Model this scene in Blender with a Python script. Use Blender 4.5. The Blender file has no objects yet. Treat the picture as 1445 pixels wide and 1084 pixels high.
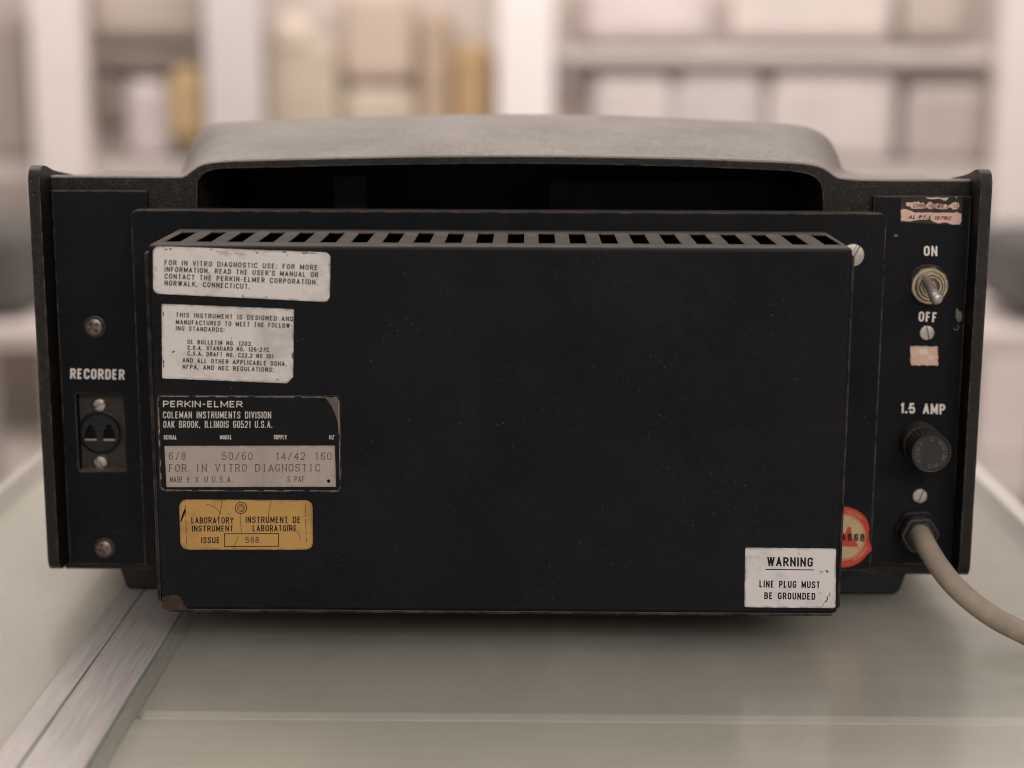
import bpy, bmesh, math, random
from mathutils import Vector, noise
from mathutils.geometry import tessellate_polygon
random.seed(7)
sc = bpy.context.scene
COL = sc.collection
MM = 0.001

# ------------------------------------------------------------------ camera
FPX, CX, CY = 2410.0, 722.5, 542.0
def _basis(p, y, r):
    p, y, r = map(math.radians, (p, y, r))
    f = Vector((-math.sin(y)*math.cos(p), math.cos(y)*math.cos(p), -math.sin(p)))
    R = Vector((math.cos(y), math.sin(y), 0)); U = R.cross(f)
    return f, R*math.cos(r)+U*math.sin(r), -R*math.sin(r)+U*math.cos(r)
FW, RT, UP = _basis(11.3, 0.6, 0.2)
CAM = Vector((0, -792.0, 264.0))                      # millimetres
def P(px, py, Y):
    """point of the plane y=Y (mm) seen at pixel px,py of the photograph"""
    d = FW + RT*((px-CX)/FPX) - UP*((py-CY)/FPX)
    return CAM + d*((Y-CAM.y)/d.y)
cam_d = bpy.data.cameras.new('camera'); cam = bpy.data.objects.new('camera', cam_d); COL.objects.link(cam)
from mathutils import Matrix
M3 = Matrix((RT, UP, -FW)).transposed()
cam.matrix_world = Matrix.Translation(CAM*MM) @ M3.to_4x4()
cam_d.sensor_width = 36; cam_d.lens = FPX/1445*36
cam_d.clip_start = 0.02; cam_d.clip_end = 60
cam_d.dof.use_dof = True; cam_d.dof.focus_distance = 0.765; cam_d.dof.aperture_fstop = 4.1
cam_d.dof.aperture_blades = 0
sc.camera = cam

# ------------------------------------------------------------------ world, lamps, exposure
w = bpy.data.worlds.new('World'); sc.world = w; w.use_nodes = True
w.node_tree.nodes['Background'].inputs[0].default_value = (1.0, 0.93, 0.88, 1)
w.node_tree.nodes['Background'].inputs[1].default_value = 0.38
def area(name, loc, target, sx, sy, power, col):
    d = bpy.data.lights.new(name, 'AREA'); d.shape = 'RECTANGLE'; d.size = sx; d.size_y = sy
    d.energy = power; d.color = col
    o = bpy.data.objects.new(name, d); COL.objects.link(o); o.location = loc
    o.rotation_euler = (Vector(target)-Vector(loc)).to_track_quat('-Z', 'Y').to_euler()
area('low_front_fill', (0.45, -1.9, 1.2), (0, 0, 0.05), 1.8, 0.9, 33, (1, .93, .87))  # added fill lamp, set low to lighten the gap under the vent box
area('ceiling_light_back', (-0.3, 1.3, 2.0), (0, 0.4, 0), 2.4, 0.9, 40, (1, .93, .87))
area('ceiling_light_room', (0.0, 3.0, 2.1), (0, 4.2, -0.3), 4.5, 0.8, 84, (1, .93, .88))
sc.view_settings.view_transform = 'Standard'; sc.view_settings.look = 'None'
sc.view_settings.exposure = 0; sc.cycles.filter_width = 0.95; sc.view_settings.gamma = 1

# ------------------------------------------------------------------ helpers
ORG = {}
def vec(p): return Vector(p)
def tag(o, label=None, cat=None, group=None, kind=None):
    if label: o['label'] = label
    if cat: o['category'] = cat
    if group: o['group'] = group
    if kind: o['kind'] = kind
    return o
def empty(name, loc, label=None, cat=None, group=None):
    o = bpy.data.objects.new(name, None); COL.objects.link(o); o.empty_display_size = .02
    o.location = Vector(loc)*MM; ORG[o.name] = Vector(loc)
    return tag(o, label, cat, group)
def obj(name, verts, faces, mat, parent=None, bevel=0, seg=2, angle=None, mats=None):
    vs = [Vector(v) for v in verts]
    mn = Vector([min(v[i] for v in vs) for i in range(3)]); mx = Vector([max(v[i] for v in vs) for i in range(3)])
    c = (mn+mx)/2; c.z = mn.z if parent is None else c.z
    me = bpy.data.meshes.new(name); me.from_pydata([(v-c)*MM for v in vs], [], faces)
    me.validate(); me.update()
    ms = mat if isinstance(mat, (list, tuple)) else [mat]
    for m in ms: me.materials.append(m)
    if mats:
        for i, p in enumerate(me.polygons): p.material_index = mats[i]
    bm = bmesh.new(); bm.from_mesh(me); bmesh.ops.recalc_face_normals(bm, faces=bm.faces); bm.to_mesh(me); bm.free()
    o = bpy.data.objects.new(name, me); COL.objects.link(o)
    ORG[o.name] = c
    if parent is not None:
        o.parent = parent; o.location = (c-ORG[parent.name])*MM
    else: o.location = c*MM
    if bevel:
        b = o.modifiers.new('bevel', 'BEVEL'); b.width = bevel*MM; b.segments = seg
        b.limit_method = 'ANGLE'; b.angle_limit = math.radians(35); b.harden_normals = True
    if angle is not None:
        me.polygons.foreach_set('use_smooth', [True]*len(me.polygons))
        me.set_sharp_from_angle(angle=math.radians(angle))
    elif bevel:
        me.polygons.foreach_set('use_smooth', [True]*len(me.polygons))
        me.set_sharp_from_angle(angle=math.radians(30))
    return o
class MB:
    def __init__(s): s.v = []; s.f = []; s.m = []
    def add(s, vs, fs, m=0):
        b = len(s.v); s.v += [Vector(v) for v in vs]; s.f += [[i+b for i in f] for f in fs]; s.m += [m]*len(fs); return s
    def box(s, x0, x1, y0, y1, z0, z1, m=0):
        vs = [(x, y, z) for z in (z0, z1) for y in (y0, y1) for x in (x0, x1)]
        return s.add(vs, [(0,2,3,1), (4,5,7,6), (0,1,5,4), (2,6,7,3), (0,4,6,2), (1,3,7,5)], m)
    def build(s, name, mat, parent=None, **k):
        return obj(name, s.v, s.f, mat, parent, mats=s.m if isinstance(mat, (list, tuple)) else None, **k)
def box(name, x0, x1, y0, y1, z0, z1, mat, parent=None, bevel=0, **k):
    return MB().box(x0, x1, y0, y1, z0, z1).build(name, mat, parent, bevel=bevel, **k)
def area2(l): return sum(a[0]*b[1]-b[0]*a[1] for a, b in zip(l, l[1:]+l[:1]))
def plate_mesh(outer, holes, Y0, Y1, back=True):
    """outer/holes: lists of (x,z) in mm; slab from front plane Y0 to back plane Y1"""
    loops = [outer]+list(holes)
    tri = tessellate_polygon([[Vector((p[0], p[1], 0)) for p in l] for l in loops])
    flat = [p for l in loops for p in l]; n = len(flat)
    vs = [(p[0], Y0, p[1]) for p in flat]+[(p[0], Y1, p[1]) for p in flat]
    fs = [tuple(t) for t in tri]
    if back: fs += [tuple(i+n for i in reversed(t)) for t in tri]
    b = 0
    for l in loops:
        k = len(l)
        for i in range(k):
            j = (i+1) % k; fs.append((b+i, b+j, b+j+n, b+i+n))
        b += k
    return vs, fs
def xz(pts, Y): return [(lambda q: (q.x, q.z))(P(p[0], p[1], Y)) for p in pts]
def plate(name, outer, Y0, Y1, mat, parent, holes=(), bevel=0, **k):
    vs, fs = plate_mesh(outer, holes, Y0, Y1)
    return obj(name, vs, fs, mat, parent, bevel=bevel, **k)
def fillet(pts, r, n=5, closed=True):
    out = []; N = len(pts)
    for i, p in enumerate(pts):
        rr = r[i] if isinstance(r, (list, tuple)) else r
        p = Vector(p[:2])
        if rr <= 0 or (not closed and i in (0, N-1)): out.append((p.x, p.y)); continue
        a = Vector(pts[i-1][:2]); b = Vector(pts[(i+1) % N][:2])
        la, lb = (a-p).length, (b-p).length
        if la < 1e-9 or lb < 1e-9: out.append((p.x, p.y)); continue
        rr = min(rr, la/2, lb/2); A = p+(a-p)*(rr/la); B = p+(b-p)*(rr/lb)
        k = 0.5523
        c1 = A+(p-A)*k; c2 = B+(p-B)*k
        for t in range(n+1):
            t /= n; q = A*(1-t)**3+c1*3*t*(1-t)**2+c2*3*t*t*(1-t)+B*t**3
            out.append((q.x, q.y))
    return out
def circ(cx, cz, r, n=48, ph=0): return [(cx+r*math.cos(ph+2*math.pi*i/n), cz+r*math.sin(ph+2*math.pi*i/n)) for i in range(n)]
def lathe(name, c, prof, mat, parent, n=56, mod=None, angle=35, mats=None, axis=None, cap=True):
    """axis towards the camera (-y); prof: (radius, height) in mm"""
    vs = []; fs = []; mi = []
    ax = Vector(axis).normalized() if axis else Vector((0, -1, 0))
    e1 = ax.cross(Vector((0, 0, 1))).normalized(); e2 = e1.cross(ax)
    for k, (r, h) in enumerate(prof):
        for i in range(n):
            a = 2*math.pi*i/n; q = r*(mod(k, i, a) if mod else 1)
            vs.append(Vector(c)+e1*(q*math.cos(a))+e2*(q*math.sin(a))+ax*h)
    for k in range(len(prof)-1):
        for i in range(n):
            j = (i+1) % n; fs.append((k*n+i, k*n+j, (k+1)*n+j, (k+1)*n+i)); mi.append(mats[k] if mats else 0)
    if cap and prof[-1][0] > 1e-6: fs.append(tuple(range((len(prof)-1)*n, len(prof)*n))); mi.append(mats[-1] if mats else 0)
    return obj(name, vs, fs, mat, parent, angle=angle, mats=mi if mats else None)
def tube(name, pts, rad, mat, parent, n=20, sub=14, cap=True):
    # Catmull-Rom through pts, swept circle
    Q = [Vector(p) for p in pts]; Q = [Q[0]*2-Q[1]]+Q+[Q[-1]*2-Q[-2]]; path = []
    for i in range(1, len(Q)-2):
        for s in range(sub):
            t = s/sub; a, b, c, d = Q[i-1:i+3]
            path.append(.5*((2*b)+(c-a)*t+(2*a-5*b+4*c-d)*t*t+(3*b-a-3*c+d)*t**3))
    path.append(Q[-2]); vs = []; fs = []
    nrm = None
    for i, p in enumerate(path):
        tg = (path[min(i+1, len(path)-1)]-path[max(i-1, 0)]).normalized()
        if nrm is None: nrm = tg.orthogonal().normalized()
        nrm = (nrm-tg*nrm.dot(tg)).normalized(); bn = tg.cross(nrm)
        r = rad(i/(len(path)-1)) if callable(rad) else rad
        for k in range(n):
            a = 2*math.pi*k/n; vs.append(p+nrm*(r*math.cos(a))+bn*(r*math.sin(a)))
    for i in range(len(path)-1):
        for k in range(n):
            j = (k+1) % n; fs.append((i*n+k, i*n+j, (i+1)*n+j, (i+1)*n+k))
    if cap: fs += [tuple(range(n)), tuple(range((len(path)-1)*n, len(path)*n))]
    return obj(name, vs, fs, mat, parent, angle=50)

# ------------------------------------------------------------------ lettering: a stroke alphabet
r_ = 1
GL = {
'A': (1.05, [[(0,0),(.5,1),(1,0)], [(.17,.3),(.83,.3)]]),
'B': (1, [[(0,0),(0,1)], [(0,1),(.93,1,r_),(.93,.53,r_),(0,.53)], [(0,.53),(1,.53,r_),(1,0,r_),(0,0)]]),
'C': (1, [[(1,.7),(1,1,r_),(0,1,r_),(0,0,r_),(1,0,r_),(1,.3)]]),
'D': (1, [[(0,0),(0,1)], [(0,1),(1,1,r_),(1,0,r_),(0,0)]]),
'E': (.84, [[(1,1),(0,1),(0,0),(1,0)], [(0,.52),(.88,.52)]]),
'F': (.82, [[(1,1),(0,1),(0,0)], [(0,.5),(.85,.5)]]),
'G': (1, [[(1,.72),(1,1,r_),(0,1,r_),(0,0,r_),(1,0,r_),(1,.46),(.55,.46)]]),
'H': (1, [[(0,0),(0,1)], [(1,0),(1,1)], [(0,.52),(1,.52)]]),
'I': (0, [[(0,0),(0,1)]]),
'J': (.8, [[(1,1),(1,0,r_),(0,0,r_),(0,.3)]]),
'K': (1, [[(0,0),(0,1)], [(1,1),(0,.38)], [(.32,.58),(1,0)]]),
'L': (.8, [[(0,1),(0,0),(1,0)]]),
'M': (1.3, [[(0,0),(0,1),(.5,.2),(1,1),(1,0)]]),
'N': (1.02, [[(0,0),(0,1),(1,0),(1,1)]]),
'O': (1, [[(0,0,r_),(0,1,r_),(1,1,r_),(1,0,r_),'c']]),
'P': (.95, [[(0,0),(0,1)], [(0,1),(1,1,r_),(1,.46,r_),(0,.46)]]),
'R': (1, [[(0,0),(0,1)], [(0,1),(1,1,r_),(1,.48,r_),(0,.48)], [(.5,.48),(1,0)]]),
'S': (.98, [[(1,.74),(1,1,r_),(0,1,r_),(0,.53,r_),(1,.49,r_),(1,0,r_),(0,0,r_),(0,.26)]]),
'T': (.95, [[(0,1),(1,1)], [(.5,1),(.5,0)]]),
'U': (1, [[(0,1),(0,0,r_),(1,0,r_),(1,1)]]),
'V': (1, [[(0,1),(.5,0),(1,1)]]),
'W': (1.5, [[(0,1),(.25,0),(.5,1),(.75,0),(1,1)]]),
'X': (1, [[(0,0),(1,1)], [(0,1),(1,0)]]),
'Y': (1, [[(0,1),(.5,.45),(.5,0)], [(1,1),(.5,.45)]]),
'Z': (.95, [[(0,1),(1,1),(0,0),(1,0)]]),
'0': (.95, [[(0,0,r_),(0,1,r_),(1,1,r_),(1,0,r_),'c']]),
'1': (.35, [[(0,.76),(1,1),(1,0)]]),
'2': (.95, [[(0,.75),(0,1,r_),(1,1,r_),(1,.55,r_),(0,0),(1,0)]]),
'3': (.95, [[(0,.8),(0,1,r_),(1,1,r_),(1,.53,r_),(.35,.53)], [(.35,.53),(1,.53,r_),(1,0,r_),(0,0,r_),(0,.2)]]),
'4': (1, [[(.74,0),(.74,1),(0,.3),(1,.3)]]),
'5': (.95, [[(.95,1),(.06,1),(0,.52),(1,.62,r_),(1,0,r_),(0,0,r_),(0,.22)]]),
'6': (.95, [[(1,.78),(1,1,r_),(0,1,r_),(0,0,r_),(1,0,r_),(1,.56,r_),(0,.56)]]),
'7': (.95, [[(0,1),(1,1),(.3,0)]]),
'8': (.95, [[(.05,.53,r_),(.05,1,r_),(.95,1,r_),(.95,.53,r_),'c'], [(0,0,r_),(0,.53,r_),(1,.53,r_),(1,0,r_),'c']]),
'9': (.95, [[(0,.22),(0,0,r_),(1,0,r_),(1,1,r_),(0,1,r_),(0,.44,r_),(1,.44)]]),
'/': (.7, [[(0,0),(1,1)]]), '-': (.5, [[(0,.46),(1,.46)]]), '.': (.14, ['dot0']), ',': (.14, ['dot0', 'tail']),
':': (.14, ['dot0', 'dot1']), "'": (0, [[(0,1),(0,.75)]]), ' ': (.75, []),
}
def stroke_quads(pts, hw, closed):
    n = len(pts); pts = [Vector(p) for p in pts]; L = []; Rr = []
    for i in range(n):
        a = pts[i-1] if (i > 0 or closed) else None; b = pts[(i+1) % n] if (i < n-1 or closed) else None
        d1 = (pts[i]-a).normalized() if a is not None else None; d2 = (b-pts[i]).normalized() if b is not None else None
        if d1 is None: d1 = d2
        if d2 is None: d2 = d1
        n1 = Vector((-d1.y, d1.x)); n2 = Vector((-d2.y, d2.x)); m = n1+n2
        if m.length < 1e-6: m = n1
        m.normalize(); k = min(1/max(.28, m.dot(n1)), 1.9)
        L.append(pts[i]+m*hw*k); Rr.append(pts[i]-m*hw*k)
    return L, Rr
def layout(s, L, H, wt, gapk=.42, mono=False):
    """glyph strips in a L x H box; returns list of polygons (list of (x,y)) with a layer number"""
    out = []; n = len(s)
    if mono: pitch = L/n
    else:
        sw = sum(GL[c][0] for c in s); W0 = max((L-n*wt)/max(sw+gapk*(n-1), .2), .05*H)
    x = 0; hi = H-wt
    for ch in s:
        w, st = GL[ch]
        if mono: W = pitch*.56*min(w/.95, 1.1) if w else 0; ox = x+(pitch-W)/2
        else: W = w*W0; ox = x+wt/2
        lay = 0
        for q in st:
            if isinstance(q, str):
                if q == 'tail': poly = [(ox, 0), (ox+wt/2, 0), (ox-wt*.3, -wt*.9), (ox-wt*.55, -wt*.8)]
                else:
                    y0 = 0 if q == 'dot0' else H*.6
                    poly = [(ox-wt*.55, y0), (ox+wt*.55, y0), (ox+wt*.55, y0+wt*1.1), (ox-wt*.55, y0+wt*1.1)]
                out.append(([poly], lay)); lay += 1; continue
            closed = q[-1] == 'c'; q = q[:-1] if closed else q
            pts = [(ox+p[0]*W, wt/2+p[1]*hi) for p in q]
            rr = [(max(W, .01)*.55 if len(p) > 2 else 0) for p in q]
            fp = fillet(pts, rr, 5, closed)
            cl = [fp[0]]
            for p in fp[1:]:
                if (Vector(p)-Vector(cl[-1])).length > 1e-4*H: cl.append(p)
            if closed and (Vector(cl[0])-Vector(cl[-1])).length < 1e-4*H: cl.pop()
            if mono and not closed:      # slab serifs on vertical stroke ends
                for e, ee in ((0, 1), (-1, -2)):
                    d = Vector(cl[e])-Vector(cl[ee])
                    if abs(d.y) > abs(d.x)*1.2 and (cl[e][1] < wt or cl[e][1] > H-wt*1.01):
                        yy = cl[e][1]; sx = pitch*.13
                        out.append(([[(cl[e][0]-sx, yy-wt*.4), (cl[e][0]+sx, yy-wt*.4), (cl[e][0]+sx, yy+wt*.4), (cl[e][0]-sx, yy+wt*.4)]], lay+1))
            pass
            if not closed:               # lengthen ends on the cap box so corners are full
                for e, ee in ((0, 1), (-1, -2)):
                    d = (Vector(cl[e])-Vector(cl[ee])).normalized()
                    if abs(cl[e][1]-wt/2) < 1e-6*H or abs(cl[e][1]-(H-wt/2)) < 1e-6*H:
                        if abs(d.y) > .3: cl[e] = tuple(Vector(cl[e])+d*(wt/2/abs(d.y)))
            cp = lambda v: (v.x, min(max(v.y, 0), H))
            runs = [cl]
            if not closed:
                runs = []; cur = [cl[0]]
                for i in range(1, len(cl)-1):
                    cur.append(cl[i])
                    d1 = (Vector(cl[i])-Vector(cl[i-1])).normalized(); d2 = (Vector(cl[i+1])-Vector(cl[i])).normalized()
                    if d1.dot(d2) < -.15:
                        ext = min(wt/2/max(abs(d1.y), .35), wt); cur[-1] = tuple(Vector(cl[i])+d1*ext); runs.append(cur)
                        ext = min(wt/2/max(abs(d2.y), .35), wt); cur = [tuple(Vector(cl[i])-d2*ext)]
                cur.append(cl[-1]); runs.append(cur)
            for rn in runs:
                A, B = stroke_quads(rn, wt/2, closed)
                polys = []; m = len(A)
                for i in range(m if closed else m-1):
                    j = (i+1) % m; polys.append([cp(A[i]), cp(A[j]), cp(B[j]), cp(B[i])])
                out.append((polys, lay)); lay += 1
        x += pitch if mono else (W+wt+gapk*W0)
    return out
def letters(mb, s, x0, y0, x1, y1, h, wt, Y, slant=0, mono=False, gapk=.42, m=0, skip=0):
    """text from (x0,y0) to (x1,y1) = baseline ends in photograph pixels, laid on plane Y"""
    b = Vector((x0, y0)); d = Vector((x1-x0, y1-y0)); L = d.length; d.normalize(); u = Vector((d.y, -d.x))
    rnd = random.Random(s)
    for polys, lay in layout(s, L, h, wt, gapk, mono):
        for p in polys:
            vs = []
            for (a, c) in p:
                q = b+d*(a+slant*c)+u*c
                vs.append(P(q.x, q.y, Y-.012*lay))
            mb.add(vs, [tuple(range(len(vs)))], m)
def pxpoly(mb, pts, Y, m=0):
    vs = [P(a, b, Y) for a, b in pts]
    tri = tessellate_polygon([[Vector((v.x, v.z, 0)) for v in vs]])
    mb.add(vs, [tuple(t) for t in tri], m)
def pxline(mb, pts, wd, Y, m=0, closed=False):
    A, B = stroke_quads([(a, -b) for a, b in pts], wd/2, closed); n = len(A)
    for i in range(n if closed else n-1):
        j = (i+1) % n
        mb.add([P(A[i].x, -A[i].y, Y), P(A[j].x, -A[j].y, Y), P(B[j].x, -B[j].y, Y), P(B[i].x, -B[i].y, Y)], [(0,1,2,3)], m)

# ------------------------------------------------------------------ materials
class N:
    def __init__(s, name):
        s.mat = bpy.data.materials.new(name); s.mat.use_nodes = True; s.t = s.mat.node_tree; s.b = s.t.nodes['Principled BSDF']
        s.tc = s.t.nodes.new('ShaderNodeTexCoord'); s.pos = s.t.nodes.new('ShaderNodeNewGeometry').outputs['Position']
    def node(s, ty, **k):
        n = s.t.nodes.new(ty)
        for a, v in k.items(): setattr(n, a, v)
        return n
    def link(s, a, b): s.t.links.new(a, b)
    def mapping(s, scale, loc=(0,0,0)):
        m = s.node('ShaderNodeMapping'); m.inputs['Scale'].default_value = scale; m.inputs['Location'].default_value = loc
        s.link(s.pos, m.inputs[0]); return m.outputs[0]
    def noise(s, scale, detail=4, rough=.55, vec=None, dist=0):
        n = s.node('ShaderNodeTexNoise'); n.inputs['Scale'].default_value = scale; n.inputs['Detail'].default_value = detail
        n.inputs['Roughness'].default_value = rough; n.inputs['Distortion'].default_value = dist
        s.link(vec or s.pos, n.inputs['Vector']); return n.outputs[0]
    def ramp(s, fac, stops):
        r = s.node('ShaderNodeValToRGB'); e = r.color_ramp.elements
        while len(e) < len(stops): e.new(.5)
        for i, (p, c) in enumerate(stops):
            e[i].position = p; e[i].color = (c, c, c, 1) if isinstance(c, (int, float)) else (*c, 1)
        s.link(fac, r.inputs[0]); return r.outputs[0]
    def math(s, op, a, b=None):
        n = s.node('ShaderNodeMath', operation=op)
        for i, v in enumerate((a, b)):
            if v is None: continue
            if isinstance(v, (int, float)): n.inputs[i].default_value = v
            else: s.link(v, n.inputs[i])
        return n.outputs[0]
    def mix(s, fac, a, b):
        n = s.node('ShaderNodeMix', data_type='RGBA')
        for i, v in ((0, fac), (6, a), (7, b)):
            if isinstance(v, (int, float)): n.inputs[i].default_value = v
            elif isinstance(v, tuple): n.inputs[i].default_value = (*v, 1)
            else: s.link(v, n.inputs[i])
        return n.outputs[2]
    def bump(s, h, strength, dist, prev=None):
        n = s.node('ShaderNodeBump'); n.inputs['Strength'].default_value = strength; n.inputs['Distance'].default_value = dist*MM
        s.link(h, n.inputs['Height'])
        if prev is not None: s.link(prev, n.inputs['Normal'])
        return n.outputs[0]
    def set(s, col=None, rough=None, metal=None, spec=None, normal=None):
        for k, v in (('Base Color', col), ('Roughness', rough), ('Metallic', metal), ('Specular IOR Level', spec), ('Normal', normal)):
            if v is None: continue
            if isinstance(v, (int, float)): s.b.inputs[k].default_value = v
            elif isinstance(v, tuple): s.b.inputs[k].default_value = (*v, 1)
            else: s.link(v, s.b.inputs[k])
        return s.mat
    def edge(s, radius, lo=.02, hi=.2):
        bv = s.node('ShaderNodeBevel', samples=6); bv.inputs['Radius'].default_value = radius*MM
        g = s.node('ShaderNodeNewGeometry'); d = s.node('ShaderNodeVectorMath', operation='DOT_PRODUCT')
        s.link(bv.outputs[0], d.inputs[0]); s.link(g.outputs['Normal'], d.inputs[1])
        e = s.math('SUBTRACT', 1.0, d.outputs['Value'])
        return s.ramp(e, [(lo, 0), (hi, 1)])
def specks(n, scale=2200, thr=.70):
    """sparse pale dust specks, clustered"""
    v = n.node('ShaderNodeTexVoronoi', feature='F1'); v.inputs['Scale'].default_value = scale*.2
    n.link(n.pos, v.inputs['Vector'])
    near = n.ramp(v.outputs['Distance'], [(.06, 1), (.15, 0)])
    clus = n.ramp(n.noise(38, 3, .6), [(.5, 0), (.66, 1)])
    # pick only a few cells
    sep = n.node('ShaderNodeSeparateColor'); n.link(v.outputs['Color'], sep.inputs[0])
    pick = n.math('GREATER_THAN', sep.outputs[0], .62)
    return n.math('MULTIPLY', n.math('MULTIPLY', near, pick), n.math('ADD', n.math('MULTIPLY', clus, .8), .04))
def topdust(n, amt=.85):
    g = n.node('ShaderNodeNewGeometry'); sp_ = n.node('ShaderNodeSeparateXYZ'); n.link(g.outputs['Normal'], sp_.inputs[0])
    up = n.ramp(sp_.outputs[2], [(.35, 0), (.9, 1)])
    return n.math('MULTIPLY', up, n.ramp(n.noise(70, 6, .7), [(.3, amt*.55), (.7, amt)]))
def m_paint(name, base=(.0036, .0039, .0048), rough=.5, spec=.09, edgew=.9, dust=.75, sc_=1.0):
    n = N(name)
    big = n.noise(14, 5, .6)
    c = n.mix(n.ramp(big, [(.35, 0), (.75, 1)]), base, tuple(b*1.8+.0012 for b in base))
    grain = n.noise(520, 6, .75)
    c = n.mix(n.ramp(grain, [(.42, 0), (.68, .55)]), c, (.0095, .009, .0095))
    film = n.math('MULTIPLY', n.ramp(n.noise(17, 7, .72, n.mapping((1, 1, 1), (3, 1, 8)), .8), [(.5, 0), (.72, 1)]), n.ramp(n.noise(300, 5, .8), [(.4, 0), (.75, 1)]))
    c = n.mix(n.math('MULTIPLY', film, .55), c, (.024, .021, .0195))
    sp = specks(n)
    c = n.mix(n.math('MULTIPLY', sp, dust), c, (.17, .145, .125))
    scr = n.noise(260, 6, .75, n.mapping((1, 1, .22)), 2.5)
    scm = n.math('MULTIPLY', n.ramp(scr, [(.66, 0), (.72, 1)]), n.ramp(n.noise(22, 4, .6), [(.5, 0), (.68, 1)]))
    c = n.mix(n.math('MULTIPLY', scm, .35*dust), c, (.09, .075, .065))
    c = n.mix(topdust(n), c, (.12, .10, .088))
    if edgew:
        e = n.math('MULTIPLY', n.edge(1.3, .004, .09), n.ramp(n.noise(130, 5, .7), [(.4, 0), (.6, 1)]))
        c = n.mix(n.math('MULTIPLY', e, edgew), c, (.13, .10, .083))
    fine = n.noise(1900*sc_, 3, .6)
    nb = n.bump(fine, .35, .12)
    nb = n.bump(n.noise(140, 4), .25, .25, nb)
    return n.set(c, n.ramp(big, [(.3, rough-.07), (.8, rough+.12)]), 0, spec, nb)
def m_crinkle(name, base=(.016, .0145, .0135), rough=.42, spec=.5, depth=.5):
    n = N(name)
    v = n.node('ShaderNodeVectorMath', operation='ADD')
    nz = n.node('ShaderNodeTexNoise'); nz.inputs['Scale'].default_value = 150; nz.inputs['Detail'].default_value = 2
    n.link(n.pos, nz.inputs['Vector'])
    ms = n.node('ShaderNodeVectorMath', operation='SCALE'); ms.inputs['Scale'].default_value = .012
    n.link(nz.outputs['Color'], ms.inputs[0]); n.link(n.pos, v.inputs[0]); n.link(ms.outputs[0], v.inputs[1])
    wv = n.noise(460, 1.5, .5, v.outputs[0], 1.8)
    wrk = n.ramp(n.math('ABSOLUTE', n.math('SUBTRACT', wv, .5)), [(0, 0), (.09, 1)])
    nb = n.bump(wrk, min(1, depth*.6), .55)
    nb = n.bump(n.noise(2600, 2), .2, .1, nb)
    c = n.mix(n.ramp(n.noise(18, 5, .6), [(.35, 0), (.7, 1)]), base, tuple(b*1.45 for b in base))
    sp = specks(n); c = n.mix(n.math('MULTIPLY', sp, .5), c, (.4, .34, .3))
    e = n.math('MULTIPLY', n.edge(1.6, .006, .14), n.ramp(n.noise(160, 5, .7), [(.42, 0), (.62, 1)]))
    if base[0] < .03: c = n.mix(topdust(n, .45), c, (.11, .092, .08))
    c = n.mix(n.math('MULTIPLY', e, .6), c, (.14, .11, .09))
    return n.set(c, n.ramp(n.noise(40, 4), [(.3, rough-.04), (.75, rough+.12)]), 0, spec, nb)
def m_label(name, base, dirt=(.13, .085, .06), rough=.4, amount=1.0, metal=0, spec=.4, seed=0):
    n = N(name); amount = min(amount*1.35, 1.9)
    a = n.ramp(n.noise(42, 7, .72, n.mapping((1, 1, 1), (seed, 0, seed))), [(.5, 0), (.66, 1)])
    b = n.ramp(n.noise(330, 5, .7, n.mapping((1, 1, 1), (0, 0, seed))), [(.64, 0), (.7, 1)])
    e = n.math('MULTIPLY', n.edge(1.6, .01, .12), n.ramp(n.noise(150, 5, .7), [(.4, 0), (.6, 1)]))
    c = n.mix(n.math('MULTIPLY', a, .38*amount), base, tuple(x*.55+d*.2 for x, d in zip(base, dirt)))
    c = n.mix(n.math('MULTIPLY', b, min(.9, .5*amount)), c, dirt)
    c = n.mix(n.math('MULTIPLY', e, min(.95, .6*amount)), c, tuple(d*.4 for d in dirt))
    cr = n.node('ShaderNodeTexVoronoi', feature='DISTANCE_TO_EDGE'); cr.inputs['Scale'].default_value = 42
    n.link(n.mapping((1, 1, 1.1), (seed*.1, 0, .3*seed)), cr.inputs['Vector'])
    nb = n.bump(n.noise(90, 4, .6), .3, .3)
    nb = n.bump(n.noise(1500, 2), .12, .05, nb)
    return n.set(c, n.ramp(a, [(0, rough), (1, rough+.25)]), metal, spec, nb)
def m_plain(name, col, rough=.5, metal=0, spec=.5, var=.2, nscale=60, bump=0):
    n = N(name)
    c = n.mix(n.ramp(n.noise(nscale, 5, .65), [(.3, 0), (.75, 1)]), tuple(x*(1-var) for x in col), tuple(min(1, x*(1+var)) for x in col))
    nb = n.bump(n.noise(nscale*8, 3), bump, .2) if bump else None
    return n.set(c, n.ramp(n.noise(nscale*2, 4), [(.3, max(.05, rough-.08)), (.8, rough+.1)]), metal, spec, nb)
M = {}
M['paint'] = m_paint('black_paint')
M['panel'] = m_paint('black_panel_paint', (.0036, .0039, .0049), .55, .10, .9, .5)
M['trim'] = m_crinkle('textured_black_plastic', (.008, .0068, .006), .4, .22)
M['hump'] = m_crinkle('textured_handle_plastic', (.21, .176, .158), .45, .6, .9)
M['void'] = m_plain('dark_interior', (.006, .006, .007), .8, 0, .1, .3, 20)
M['foot'] = m_plain('black_rubber', (.011, .011, .012), .6, 0, .3, .3, 30, .2)
M['steel'] = m_plain('worn_nickel', (.42, .38, .34), .48, .75, .5, .25, 420, .25)
M['steel_dark'] = m_plain('tarnished_screw', (.20, .155, .13), .4, .8, .5, .45, 380, .3)
M['brass'] = m_plain('aged_brass', (.40, .33, .24), .4, .85, .5, .35, 340, .3)
M['white_ink'] = m_plain('white_ink', (.66, .61, .58), .6, 0, .3, .12, 700)
M['grey_ink'] = m_plain('worn_pale_ink', (.46, .42, .39), .55, 0, .3, .35, 600)
M['black_ink'] = m_plain('black_ink', (.009, .008, .008), .6, 0, .1, .4, 600)
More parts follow.
